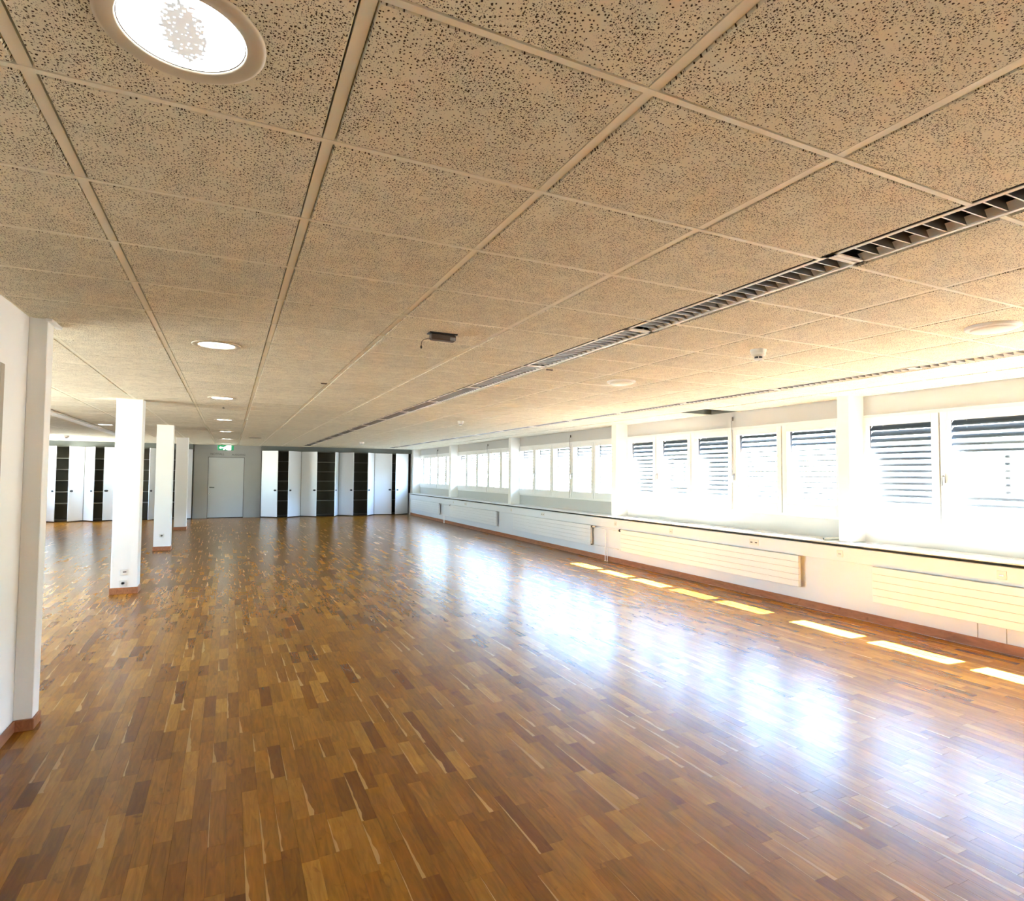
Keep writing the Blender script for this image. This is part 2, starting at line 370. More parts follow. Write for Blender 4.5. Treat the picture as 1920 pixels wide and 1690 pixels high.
# ------------------------------------------------------------------ ceiling: rails, tiles
ce = struct(MB().box(XLL-.1, XW+.3, YB-.1, YF+.9, CEIL+.12, CEIL+.25).build('ceiling', M['plenum']), 'suspended ceiling of perforated beige tiles in a lacquered grid')
RX = .7235; ROW = .608; ROW0 = 1.8128
xa = [-1.205+RX*i for i in range(6)]                 # -1.205 .. 2.4125 (light)
L1, L1b = 2.4125, 2.63
xb = [L1b + .7225*i for i in range(5)]               # 2.63 .. 5.52
L2, L2b = 5.52, 5.72
xc = [L2b, L2b+.66, XW]                              # border strip
L3b, L3 = -2.652, -2.86
xd = [L3b, -1.93, xa[0]]
xe = [L3, L3-.72, L3-1.44, L3-2.16, XLL]
j0 = math.floor((YB-ROW0)/ROW); j1 = math.ceil((YF+.1-ROW0)/ROW)
tiles = []
hole = (6.45, 7.01, 6.64, 7.22)
for xs in (xa, xb, xc, xd, xe):
    for a, b_ in zip(xs[:-1], xs[1:]):
        a, b_ = min(a, b_), max(a, b_)
        for j in range(j0, j1+1):
            ya = ROW0+ROW*j; yb = ya+ROW
            if xs in (xd, xe) and yb < 4.9: continue
            tiles.append((a, b_, ya, yb))
G = .0172
tiles = [(a, b_, ya, yb) for (a, b_, ya, yb) in tiles if not (a < 6.6 < b_ and a > 6.3 and ya < 6.93 < yb) and not (a > 6.3 and ya < 6.93 < yb)]
tiles.sort(key=lambda t: -area((t[0]+t[1])/2, t[2], (t[1]-t[0])/2, t[3]-t[2], CEIL))
tmesh = {}
def tile_mesh(wd, hd):
    k = (round(wd, 4), round(hd, 4))
    if k not in tmesh:
        w2, h2, s = wd/2, hd/2, .006
        V = [(-w2, -h2, .012), (w2, -h2, .012), (w2, h2, .012), (-w2, h2, .012), (-w2+s, -h2+s, -.004), (w2-s, -h2+s, -.004), (w2-s, h2-s, -.004), (-w2+s, h2-s, -.004)]
        tmesh[k] = MB().raw(V, [(0, 1, 2, 3), (7, 6, 5, 4), (0, 4, 5, 1), (1, 5, 6, 2), (2, 6, 7, 3), (3, 7, 4, 0)]).mesh('ceiling_tile', M['tile'])
    return tmesh[k]
DL = [(-.12, 1.50), (-.12, 5.15), (-.12, 8.79), (-.12, 12.41), (-.12, 15.94), (-.12, 19.46)]
for i, (a, b_, ya, yb) in enumerate(tiles[:300]):
    place('ceiling_tile', tile_mesh(b_-a-2*G, yb-ya-.0225), ce, ((a+b_)/2, (ya+yb)/2, CEIL))
rest = MB()
for (a, b_, ya, yb) in tiles[300:]:
    w2, h2, s = (b_-a)/2-G, (yb-ya)/2-.01125, .006; cx, cyy = (a+b_)/2, (ya+yb)/2
    V = [(cx-w2, cyy-h2, CEIL+.012), (cx+w2, cyy-h2, CEIL+.012), (cx+w2, cyy+h2, CEIL+.012), (cx-w2, cyy+h2, CEIL+.012),
         (cx-w2+s, cyy-h2+s, CEIL-.004), (cx+w2-s, cyy-h2+s, CEIL-.004), (cx+w2-s, cyy+h2-s, CEIL-.004), (cx-w2+s, cyy+h2-s, CEIL-.004)]
    rest.raw(V, [(0, 1, 2, 3), (7, 6, 5, 4), (0, 4, 5, 1), (1, 5, 6, 2), (2, 6, 7, 3), (3, 7, 4, 0)])
ro = rest.build('ceiling_tiles', M['tile'], ce); ro['kind'] = 'stuff'
def rail(x, y0, y1, wd=.030):
    MB().box(x-wd/2, x+wd/2, y0, y1, CEIL-.001, CEIL+.02).build('grid_rail', M['rail'], ce)
for x in xa[:-1]: rail(x, YB, YF+.1, .032)
for x in xb[1:-1]: rail(x, YB, YF+.1, .030)
for x in (xc[1],): pass
for x in (xd[1],): rail(x, 4.9, YF)
for x in xe[1:]: rail(x, 4.9, YF)
for j in range(j0, j1+2):
    y = ROW0+ROW*j
    MB().box(xa[0], L1, y-.0095, y+.0095, CEIL-.0035, CEIL+.02).build('cross_rail', M['rail'], ce)
    MB().box(L1b, L2, y-.0095, y+.0095, CEIL-.0035, CEIL+.02).build('cross_rail', M['rail'], ce)
    c3 = MB().box(L2b, XW, y-.0095, y+.0095, CEIL-.0035, CEIL+.02).build('cross_rail', M['rail'], ce)
    if y > 4.9:
        MB().box(XLL, L3, y-.0095, y+.0095, CEIL-.0035, CEIL+.02).build('cross_rail', M['rail'], ce)
        MB().box(L3b, xa[0], y-.0095, y+.0095, CEIL-.0035, CEIL+.02).build('cross_rail', M['rail'], ce)
# the opening left by a missing tile beside the window wall
hb = MB(); hx0, hx1, hy0, hy1 = 6.38, XW, ROW0+ROW*8, ROW0+ROW*9
hb.box(hx0, hx0+.012, hy0, hy1, CEIL, CEIL+.10).box(hx1-.012, hx1, hy0, hy1, CEIL, CEIL+.10).box(hx0, hx1, hy0, hy0+.012, CEIL, CEIL+.10).box(hx0, hx1, hy1-.012, hy1, CEIL, CEIL+.10)
hb.build('open_tile_frame', M['header'], ce)

# ------------------------------------------------------------------ linear louvre luminaires in three rows
LEN = 1.52; PITCH = .07
def blade(mb, x0, x1, y):
    d = .045
    V = [(x0, y-.003, 0), (x1, y-.003, 0), (x1, y+.003, 0), (x0, y+.003, 0), (x0+.02, y-.012, d), (x1-.02, y-.012, d), (x1-.02, y+.012, d), (x0+.02, y+.012, d)]
    mb.raw(V, [(0, 1, 5, 4), (1, 2, 6, 5), (2, 3, 7, 6), (3, 0, 4, 7), (4, 5, 6, 7)]); k = mb.m; mb.m = 1; mb.raw(V, [(3, 2, 1, 0)]); mb.m = k
def luminaire(xa_, xb_, ys, n, row, label, group, single):
    t = empty('linear_light', ((xa_+xb_)/2, ys, CEIL)); tag(t, label, 'ceiling light', group)
    hw = (xb_-xa_)/2; tr = .022
    if row == 2:
        MB().cbox(-hw+.004, hw-.004, 0, LEN-.004, -.012, .004, .003).build('housing', M['light_trim'], t)
        MB().cbox(-hw+.02, hw-.02, .02, LEN-.024, -.030, -.011, .006).build('diffuser', M['plastic'], t)
        return t
    h = MB(); h.box(-hw, hw, 0, LEN-.004, .052, .06); h.box(-hw, -hw+.004, 0, LEN-.004, 0, .06); h.box(hw-.004, hw, 0, LEN-.004, 0, .06)
    h.build('housing', M['lum_dark'], t)
    e = MB(); e.box(-hw+.002, -hw+tr, 0, LEN-.004, -.003, .004); e.box(hw-tr, hw-.002, 0, LEN-.004, -.003, .004)
    e.box(-hw+.002, hw-.002, 0, .024, -.003, .004); e.box(-hw+.002, hw-.002, LEN-.028, LEN-.004, -.003, .004)
    e.build('trim_frame', M['light_trim'], t)
    x0, x1 = -hw+tr, hw-tr
    rf = MB()
    for s in (-1, 1):
        xo, xi = s*(hw-tr), s*(hw-tr-.030)
        rf.face([(xo, .02, .001), (xo, LEN-.02, .001), (xi, LEN-.02, .026), (xi, .02, .026)])
    rf.build('side_reflector', M['louvre_edge'] if not single else M['louvre_edge'], t)
    ns = int((LEN-.05)/PITCH); me = None
    if single:
        b = MB(); blade(b, x0, x1, 0); me = b.mesh('louvre_blade', [M['louvre'], M['louvre_edge']])
        for k in range(1, ns+1): place('louvre_blade', me, t, (0, .02+PITCH*k, .001))
    else:
        b = MB()
        for k in range(1, ns+1):
            q = MB(); blade(q, x0, x1, .02+PITCH*k); b.raw([(p[0], p[1], p[2]+.001) for p in q.v], q.f)
        g = b.build('louvre_blades', [M['louvre']], t)
    lamp = MB().tube([(0, .05, .044), (0, LEN-.05, .044)], .008, 8).build('lamp_tube', M['plastic'], t)
    return t
ORD = ['first', 'second', 'third', 'fourth', 'fifth', 'sixth', 'seventh', 'eighth', 'ninth', 'tenth', 'eleventh', 'twelfth', 'thirteenth', 'fourteenth', 'fifteenth', 'sixteenth']
k = 0
for i in range(-1, 14):
    ys = 1.765 + LEN*(i-1)
    if ys < .2 or ys > 23: continue
    luminaire(L1, L1b, ys, k, 0, 'louvred ceiling light, %s from the camera in the long row over mid-floor' % ORD[k], 'louvred lights of the middle row', ys < 6.0); k += 1
k = 0
for i in range(0, 14):
    ys = 1.765 + LEN*(i-1)
    if ys < 1.0 or ys > 23: continue
    luminaire(L2, L2b, ys, k, 1, 'louvred ceiling light, %s from the camera in the row beside the window wall' % ORD[k], 'louvred lights of the window row', False); k += 1
k = 0
for i in range(0, 14):
    ys = 1.765 + LEN*(i-1)
    if ys < 9.0 or ys > 23.2-LEN: continue
    luminaire(L3, L3b, ys, k, 2, 'plain white covered ceiling light, %s from the camera in the row left of the pillars' % ORD[k], 'covered lights of the row left of the pillars', False); k += 1
# plain strips closing the three channels where no light is fitted
MB().box(L1, L1b, YB, .2, CEIL-.002, CEIL+.01).box(L2, L2b, YB, 1.7, CEIL-.002, CEIL+.01).build('channel_cover', M['rail'], ce)
MB().box(L3, L3b, 4.9, 9.3, CEIL-.002, CEIL+.01).build('channel_cover', M['rail'], ce)
MB().box(L1, L1b, 23.0, YF, CEIL-.002, CEIL+.01).box(L2, L2b, 23.0, YF, CEIL-.002, CEIL+.01).box(L3, L3b, 22.3, YF, CEIL-.002, CEIL+.01).build('channel_cover', M['rail'], ce)

# ------------------------------------------------------------------ downlights
def ring_mesh(ro_, ri, z0):
    return MB().lathe([(ri, .012), (ri, z0), (ri+.004, z0-.004), (ro_-.012, z0-.002), (ro_, CEIL*0+.0), (ro_, .012)], 48)
rm = MB().lathe([(.132, .020), (.130, -.004), (.134, -.0075), (.165, -.0075), (.1735, -.005), (.1745, .001)], 56).mesh('ring', M['cream'], True)
lm = MB().lathe([(.0001, -.0045), (.07, -.004), (.128, -.002), (.1285, .002), (.0001, .002)], 56).mesh('lens', M['lens'], True)
gm = MB().lathe([(.1285, -.002), (.1325, -.0055), (.1335, .0)], 56).mesh('inner_rim', M['brown_dark'], True)
def downlight(x, y, label, group):
    t = empty('downlight', (x, y, CEIL-.004)); tag(t, label, 'downlight', group)
    place('ring', rm, t); place('lens', lm, t); place('inner_rim', gm, t); return t
where = ['large lit round downlight at the top of the view, showing its prismatic lens', 'lit round downlight, second from the camera, left of the hanging cable box', 'lit round downlight, third in the row towards the exit sign',
         'lit round downlight, fourth in the row towards the exit sign', 'lit round downlight, fifth in the row towards the exit sign', 'lit round downlight, last of the row before the exit sign']
for (x, y), s in zip(DL, where): downlight(x, y, s, 'lit downlights in the row leading to the exit')
downlight(-2.41, 15.0, 'small lit downlight just left of the nearest free pillar', 'lit downlights left of the pillars')
downlight(-2.41, 19.9, 'small lit downlight seen between the first and second free pillars', 'lit downlights left of the pillars')

# ------------------------------------------------------------------ other things on the ceiling
def disc(x, y, label):
    t = MB().lathe([(.150, 0), (.150, -.012), (.146, -.018), (.120, -.020), (.118, -.028), (.112, -.032), (.0001, -.034)], 48).build('round_ceiling_cover', M['plastic'], None, (x, y, CEIL-.004), True)
    return tag(t, label, 'ceiling cover', 'round covers on the ceiling')
disc(4.48, 2.12, 'round white ceiling cover at upper right, above the nearest window')
disc(3.71, 5.13, 'round white ceiling cover below the middle of the louvred row, farther one')
def detector(x, y, label, s=1.0):
    t = empty('smoke_detector', (x, y, CEIL-.004)); tag(t, label, 'smoke detector', 'smoke detectors')
    MB().lathe([(.056*s, 0), (.058*s, -.008), (.054*s, -.022), (.050*s, -.030), (.052*s, -.034), (.050*s, -.046), (.036*s, -.056), (.0001, -.056)], 28).build('base', M['plastic'], t, smooth=True)
    MB().lathe([(.027*s, -.055), (.027*s, -.072), (.0001, -.072)], 20).build('sensing_chamber', M['black'], t, smooth=True)
    MB().lathe([(.031*s, -.071), (.029*s, -.080), (.0001, -.084)], 20).build('cap', M['plastic'], t, smooth=True)
    cg = MB()
    for i in range(4):
        a = R(45+90*i); cg.tube([(.029*s*math.cos(a), .029*s*math.sin(a), -.053), (.030*s*math.cos(a), .030*s*math.sin(a), -.074)], .0025, 6)
    cg.build('cage', M['plastic'], t)
detector(3.72, 3.34, 'white smoke detector between the two louvred rows, nearest and largest', 1.05)
detector(3.87, 10.4, 'small white smoke detector over the middle of the hall', 1.0)
detector(3.75, 19.0, 'tiny white smoke detector near the right-hand wardrobes', 1.3)
detector(-4.16, 20.3, 'white smoke detector above the left-hand wardrobes', 1.3)
t = empty('cable_box', (1.34, 3.98, CEIL)); tag(t, 'dark flat box with a loose cable hanging from the ceiling grid', 'cable box')
MB().cbox(-.092, .092, -.03, .03, -.055, -.012, .008).build('case', M['brown_dark'], t)
MB().box(-.105, .10, -.036, .036, -.012, -.002).build('bracket', M['black'], t)
MB().cbox(.045, .085, -.034, -.028, -.052, -.030, .002).build('label_plate', M['metal'], t)
MB().tube([(-.085, 0, -.045), (-.115, 0, -.05), (-.14, 0, -.06), (-.153, 0, -.075), (-.157, 0, -.095), (-.157, 0, -.108)], .0028, 6).build('cable', M['brown_dark'], t, smooth=True)
MB().lathe([(.0001, 0), (.006, .002), (.008, .012), (.004, .022), (.0001, .024)], 10, Matrix.Translation((-.157, 0, -.125))).build('plug', M['black'], t, smooth=True)
def plate(x, y, wx, wy, label):
    t = MB().cbox(-wx, wx, -wy, wy, -.012, 0, .003).build('cable_outlet', M['brown_dark'], None, (x, y, CEIL-.001)); tag(t, label, 'cable outlet', 'dark outlets in the ceiling')
plate(2.70, 4.87, .034, .012, 'dark oval outlet just beside the louvred row')
plate(.915, 6.79, .032, .015, 'small dark slot in the ceiling beyond the cable box')
plate(.62, 18.4, .16, .03, 'dark slot in the ceiling near the exit door')
t = MB().lathe([(.014, 0), (.014, -.012), (.0001, -.013)], 12).build('ceiling_button', M['black'], None, (-.116, 10.1, CEIL-.001)); tag(t, 'tiny black round knob in the ceiling between the downlights', 'ceiling sensor')

# ------------------------------------------------------------------ right side: parapet, ledge, wall
wr = MB()
wr.box(6.66, XW+.3, YB, YF+.8, 0, Z(-.80))                              # parapet
wr.build('wall_right', M['panel']); struct(bpy.data.objects['wall_right'], 'white parapet under the windows')
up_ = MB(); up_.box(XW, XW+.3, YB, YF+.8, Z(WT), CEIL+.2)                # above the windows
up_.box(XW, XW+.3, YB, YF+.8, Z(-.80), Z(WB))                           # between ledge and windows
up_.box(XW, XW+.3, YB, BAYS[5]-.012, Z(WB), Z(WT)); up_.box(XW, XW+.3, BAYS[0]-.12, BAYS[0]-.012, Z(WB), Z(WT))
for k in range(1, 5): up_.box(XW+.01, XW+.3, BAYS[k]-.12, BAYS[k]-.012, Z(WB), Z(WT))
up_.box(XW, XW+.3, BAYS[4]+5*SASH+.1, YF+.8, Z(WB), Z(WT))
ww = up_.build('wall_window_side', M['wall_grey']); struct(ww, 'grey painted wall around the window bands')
t = MB().cbox(6.575, XW+.005, YB, 23.62, Z(-.800), Z(-.783), .003).build('window_ledge', M['ledge']); tag(t, 'long white ledge board under all the windows', 'window ledge')
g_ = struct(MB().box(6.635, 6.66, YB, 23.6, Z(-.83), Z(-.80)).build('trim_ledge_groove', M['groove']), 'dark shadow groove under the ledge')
t = empty('cable_duct', (6.60, 0, Z(-.915))); tag(t, 'white cable duct running below the window ledge with sockets', 'cable duct')
MB().cbox(0, .06, YB, 23.55, -.085, .085, .004).build('duct_body', M['panel'], t)
for (yy, n_) in ((4.744, 1), (6.03, 2), (7.75, 1), (9.31, 1), (12.2, 2), (13.9, 1), (17.2, 2), (18.3, 1), (3.1, 1)):
    MB().cbox(-.006, .0, yy-.04*n_, yy+.04*n_, -.035, .045, .002).build('socket_plate', M['plastic'], t)
    for q in range(n_):
        MB().cbox(-.0085, -.005, yy-.04*n_+.08*q+.022, yy-.04*n_+.08*q+.058, -.006, .008, .001).build('socket_opening', M['metal'] if n_ == 1 else M['black'], t)
bs = struct(MB().cbox(6.628, 6.66, YB, 23.5, 0, .088, .004).build('baseboard_right', M['base_wood']), 'reddish brown wooden skirting under the radiators')
struct(MB().box(6.652, 6.66, 3.34, 3.345, .088, .56).box(6.652, 6.66, 3.10, 3.103, .088, .56).build('trim_parapet_joint', M['wall_grey']))

# wall pillars between the window bays
pil = ['window wall pillar beside the nearest window bay', 'window wall pillar, second from the camera', 'window wall pillar, third from the camera', 'window wall pillar, fourth from the camera, farthest between windows']
for k, (y0, y1) in enumerate(((4.72, 4.88), (9.53, 9.69), (14.31, 14.47), (19.09, 19.27))):
    t = MB().cbox(6.77, XW+.02, y0, y1, Z(-.783), CEIL+.01, .006).build('wall_pillar', M['column']); tag(t, 'white ' + pil[k], 'pillar', 'pillars standing on the window ledge'); t['kind'] = 'structure'
t = MB().cbox(6.74, XW+.02, 23.55, YF, 0, CEIL+.01, .006).build('wall_pillar', M['column']); tag(t, 'white corner pillar between the last window and the wardrobes', 'pillar'); t['kind'] = 'structure'

# ------------------------------------------------------------------ windows
GX = XW+.055
PX_ST = .085
def sash(parent, y0, y1, handle):
    s = empty('sash', (XW, y0, 0), parent=parent)
    h = y1-y0; zt, zb = Z(WT-.035), Z(WB+.035)
    f = MB(); a = .006
    f.cbox(-.02, .06, a, PX_ST, zb, zt, .004); f.cbox(-.02, .06, h-PX_ST, h-a, zb, zt, .004)
    f.cbox(-.02, .06, PX_ST, h-PX_ST, Z(.632), zt, .004); f.cbox(-.02, .06, PX_ST, h-PX_ST, zb, Z(-.365), .004)
    f.build('sash_frame', M['frame'], s)
    MB().box(.045, .049, PX_ST-.01, h-PX_ST+.01, Z(-.375), Z(.642)).build('pane', M['glass'], s)
    if handle:
        hb = MB().cbox(-.028, -.02, h-.058, h-.028, Z(-.055), Z(.045), .002)
        hb.tube([(-.028, h-.043, Z(.02)), (-.055, h-.043, Z(.02)), (-.06, h-.043, Z(.01)), (-.06, h-.043, Z(-.085))], .008, 8)
        hb.build('handle', M['metal'], s)
def window(k):
    y0 = BAYS[k]; t = empty('window_%d' % (k+1), (0, 0, 0)); t['kind'] = 'structure'
    t['label'] = 'white framed window band of five sashes in bay %d' % (k+1)
    ye = y0+.1+5*SASH
    f = MB(); f.cbox(XW-.012, XW+.08, y0-.01, ye+.03, Z(WT-.04), Z(WT), .004); f.cbox(XW-.012, XW+.08, y0-.01, ye+.03, Z(WB), Z(WB+.04), .004)
    f.cbox(XW-.012, XW+.08, y0-.01, y0+.1, Z(WB+.04), Z(WT-.04), .004); f.cbox(XW-.012, XW+.08, ye-.0, ye+.03, Z(WB+.04), Z(WT-.04), .004)
    fr = f.build('window_frame', M['frame'], t)
    MB().box(XW-.0, XW+.02, y0+.1, ye, Z(WB+.04), Z(WT-.04)).build('frame_joint', M['rod'], t) if False else None
    for i in range(5):
        a = y0+.1+i*SASH; b_ = a+SASH
        # counting from the far end: sashes 2 and 4 carry the handles
        sash(t, a, b_, i in (1, 3))
    sl_ = MB().box(XW+.0, XW+.05, y0+.1+2*SASH-.004, y0+.1+2*SASH+.004, Z(WB+.04), Z(WT-.05)); sl_.box(XW, XW+.05, y0+.1+SASH-.004, y0+.1+SASH+.004, Z(WB+.04), Z(WT-.05))
    sl_.box(XW, XW+.05, y0+.1+3*SASH-.004, y0+.1+3*SASH+.004, Z(WB+.04), Z(WT-.05)); sl_.box(XW, XW+.05, y0+.1+4*SASH-.003, y0+.1+4*SASH+.003, Z(WB+.04), Z(WT-.05))
    sl_.build('sash_joint', M['rod'], t)
    return t
for k in range(6): window(k)  # last bay is unseen behind the camera, added to bring more light there
# exterior venetian blinds, one before each sash
bayname = ['nearest window bay', 'second window bay', 'third window bay', 'fourth window bay', 'farthest window bay']
SX = XW+.15
slat_cache = {}
def slat_mesh(L, th):
    k = (round(L, 3), th)
    if k not in slat_cache:
        m = MB(); wd = .037; n = 5; V = []
        for yy in (0, L):
            for i in range(n):
                u = -1+2*i/(n-1); px = u*wd; pz = .006*(1-u*u)
                # th > 0: room-side edge down
                V.append((px*math.cos(th)+pz*math.sin(-th), yy, px*math.sin(th)+pz*math.cos(th)))
        F = [(i, i+1, n+i+1, n+i) for i in range(n-1)]
        m.raw(V, F)
        ex, ez = V[0][0], V[0][2]; m.box(ex-.002, ex+.001, 0, L, ez-.011, ez+.001); slat_cache[k] = m.mesh('slat', M['slat'])
    return slat_cache[k]
TILT = {0: 49, 1: 49, 2: 24, 3: 24, 4: 24}
for k in range(5):
    for i in range(5):
        a = BAYS[k]+.1+i*SASH; b_ = a+SASH
        if k == 0 and i < 1: continue
        far = 5-i
        t = empty('venetian_blind', (SX, a+.012, Z(.66))); L = SASH-.06
        tag(t, 'outdoor metal blind on the %s sash from the far end of the %s' % (ORD[far-1], bayname[k]), 'blind', 'outdoor venetian blinds')
        tl = TILT[k] + (0 if not (k == 1 and i < 2) else -14)
        me = slat_mesh(L, R(tl))
        for s_ in range(15):
            z = -.045 - .0735*s_
            place('slat', me, t, (0, 0, z))
        MB().cbox(-.03, .03, 0, L, 0, .05, .003).build('head_box', M['black'], t)
        MB().cbox(-.012, .012, L+.004, L+.044, -1.1, .05, .002).build('guide_rail', M['brown_dark'], t)
        MB().cbox(-.03, .03, 0, L, -1.155, -1.13, .003).build('bottom_rail', M['slat'], t)
        MB().tube([(0, .14, -1.13), (0, .14, 0)], .0015, 4).tube([(0, L-.14, -1.13), (0, L-.14, 0)], .0015, 4).build('cord', M['plastic'], t)
w6 = bpy.data.objects['window_6']      # unseen bay behind the camera: joined slats added to block its sun bounce
for i in range(5):
    a = BAYS[5]+.1+i*SASH; L = SASH-.06; sm_ = slat_mesh(L, R(49)); q = MB()
    vs = [v.co for v in sm_.vertices]; fs = [list(p.vertices) for p in sm_.polygons]
    for s_ in range(15): q.raw([(SX+v.x, a+.012+v.y, Z(.66)-.045-.0735*s_+v.z) for v in vs], fs)
    ob = q.build('added_unseen_slats', M['slat'], w6); ob['kind'] = 'stuff'
# outside reveals: soffit that shades the top slats, sill below
struct(MB().box(XW+.06, XW+.28, YB, YF, Z(.715), Z(.80)).box(XW+.24, XW+.28, YB, YF, Z(.67), Z(.80)).build('trim_outer_soffit', M['black']), 'dark blind box outside above the windows')
struct(MB().box(XW+.06, XW+.34, YB, YF, Z(-.56), Z(-.52)).build('trim_outer_sill', M['facade']), 'pale outer window sill')
# crank rods
for k, yy in ((1, 6.80), (2, 11.64), (3, 16.45), (4, 21.25)):
    t = empty('crank_rod', (XW-.03, yy, 0)); tag(t, 'thin crank rod of the blind hanging in the %s' % bayname[k], 'crank rod', 'blind crank rods')
    MB().lathe([(.010, 0), (.013, .01), (.013, .045), (.008, .06), (.0001, .062)], 10, Matrix.Translation((0, 0, Z(.86)))).build('gear_joint', M['brown_dark'], t, smooth=True)
    MB().tube([(-.01, .0, Z(.87)), (-.02, .012, Z(.85)), (-.02, .014, Z(.80)), (-.02, .014, Z(-.10))], .0055, 6).build('rod', M['rod'], t, smooth=True)
    MB().tube([(-.02, .014, Z(-.10)), (-.045, .014, Z(-.13)), (-.045, .014, Z(-.25)), (-.02, .014, Z(-.28)), (-.02, .014, Z(-.52))], .0045, 6).build('crank_handle', M['rod'], t, smooth=True)
# rolled tube on the ledge
t = empty('rolled_tube', (6.70, 5.03, Z(-.783)+.019)); tag(t, 'short white tube with dark end lying on the ledge beside a pillar', 'tube')
MB().tube([(0, 0, 0), (.20, -.06, 0)], .018, 16).build('sleeve', M['plastic'], t, smooth=True)
MB().tube([(-.004, .001, 0), (.0, 0, 0)], .013, 12).build('end_cap', M['black'], t)

# ------------------------------------------------------------------ radiators
radlab = ['white panel radiator nearest the camera, cut by the picture edge', 'white panel radiator, second from the camera, its near end fully visible', 'white panel radiator, third from the camera, left of the bare pipes',
          'white panel radiator, fourth from the camera', 'white panel radiator farthest away, beside the wardrobes']
def radiator(y0, y1, valve_near, lab):
    t = empty('radiator', (6.56, y0, Z(-1.40))); tag(t, lab, 'radiator', 'flat panel radiators under the ledge')
    L = y1-y0; fin = .0795
    me = MB().cbox(0, .028, 0, L, .001, fin-.003, .0035).mesh('radiator_panel', M['radiator'])
    for i in range(5): place('radiator_panel', me, t, (0, 0, i*fin))
    MB().box(.006, .022, .004, L-.004, 0, .3975).build('core', M['wall_grey'], t)
    bk = MB()
    for yy in (.25, L/2, L-.25): bk.box(.028, .075, yy, yy+.03, .05, .35)
    bk.build('wall_bracket', M['radiator'], t)
    MB().box(.03, .055, .01, .04, 0, .39).box(.03, .055, L-.04, L-.01, 0, .39).build('collector', M['radiator'], t)
    return t
def pipes(yv, r_hi, r_lo, rad, end, sgn, lab):
    pass
RAD = [(.75, 4.33), (5.29, 9.10), (10.12, 13.72), (14.80, 18.52), (19.70, 23.15)]
rads = [radiator(a, b_, 0, l_) for (a, b_), l_ in zip(RAD, radlab)]
def valve(parent, y, dirn):
    # thermostat head and connection on a radiator end; y local
    T = Matrix.Translation((.03, y, .375)) @ Matrix.Rotation(R(-90 if dirn > 0 else 90), 4, 'X')
    MB().lathe([(.012, 0), (.014, .02), (.014, .03)], 12, T).build('valve_body', M['metal'], parent, smooth=True)
    T2 = T @ Matrix.Translation((0, 0, .03))
    v = MB().lathe([(.024, 0), (.026, .004), (.026, .024)], 16, T2).build('valve_ring', M['black'], parent, smooth=True)
    T3 = T2 @ Matrix.Translation((0, 0, .024))
    MB().lathe([(.021, 0), (.022, .02), (.019, .045), (.012, .05), (.0001, .05)], 16, T3).build('thermostat_head', M['plastic'], parent, smooth=True)
    MB().lathe([(.009, 0), (.011, .006), (.011, .02), (.0001, .02)], 10, Matrix.Translation((.03, y, .02)) @ Matrix.Rotation(R(-90 if dirn > 0 else 90), 4, 'X')).build('lockshield', M['black'], parent, smooth=True)
valve(rads[1], 3.82, 1); valve(rads[2], -.0, -1); valve(rads[3], 3.73, 1); valve(rads[4], 0, -1)
for yc, ra, rb, lab in ((9.60, 9.17, 10.05, 'pair of white heating pipes between the second and third radiators'), (19.2, 18.6, 19.62, 'pair of white heating pipes between the two farthest radiators')):
    t = empty('heating_pipes', (6.575, yc, 0)); tag(t, lab, 'pipes', 'heating pipes going into the floor')
    MB().tube([(.015, .035, .0), (.015, .035, .58), (.015, .045, .605), (.015, rb-yc-.06, .61)], .008, 10).build('supply_pipe', M['radiator'], t, smooth=True)
    MB().tube([(.015, -.035, .0), (.015, -.035, .235), (.015, -.045, .262), (.015, ra-yc+.04, .265)], .008, 10).build('return_pipe', M['radiator'], t, smooth=True)
    MB().tube([(.005, -.035, .262), (.005, rb-yc-.02, .262)], .006, 8).build('cross_pipe', M['radiator'], t, smooth=True)
    MB().tube([(.005, .03, .61), (.005, ra-yc+.1, .61)], .006, 8).build('upper_cross_pipe', M['radiator'], t, smooth=True)
    MB().lathe([(.018, 0), (.018, .004), (.010, .006)], 14, Matrix.Translation((.015, .035, 0))).lathe([(.018, 0), (.018, .004), (.010, .006)], 14, Matrix.Translation((.015, -.035, 0))).build('floor_collar', M['plastic'], t)

# ------------------------------------------------------------------ left partition with pillar, door
wl = MB(); PZ = CEIL+.12
DY1, DT = 4.33, Z(.60)
wl.box(XL-.15, XL, YB, 3.30, 0, PZ); wl.box(XL-.15, XL, 3.30, DY1, DT, PZ); wl.box(XL-.15, XL, DY1, 4.92, 0, PZ)
struct(wl.build('wall_left', M['wall']), 'white partition wall at the left edge')
d = empty('door_2', (XL, 0, 0)); struct(d, 'tan door set in the left partition')
MB().cbox(-.15, .006, DY1-.05, DY1+.02, 0, DT+.02, .003).cbox(-.15, .006, 3.28, 3.35, 0, DT+.02, .003).cbox(-.15, .006, 3.35, DY1-.05, DT-.05, DT+.02, .003).build('door_frame', M['tan_door'], d)
MB().cbox(-.10, -.06, 3.35, DY1-.05, .006, DT-.05, .003).build('door_leaf', M['tan_door'], d)
pb = MB().cbox(XL+.0, -1.10, 4.78, 4.92, .07, CEIL+.01, .003)
t = struct(pb.build('wall_pillar', M['column'])); tag(t, 'shallow white pilaster ending the left partition wall', 'pillar')
struct(MB().cbox(XL, XL+.014, YB, 3.28, 0, .07, .003).cbox(XL, XL+.014, DY1+.02, 4.78, 0, .07, .003).build('baseboard_left', M['base_wood']), 'pinkish wooden skirting of the left partition')
struct(MB().cbox(XL+.002, -1.09, 4.77, 4.93, 0, .07, .003).build('baseboard_pillar', M['base_wood']))
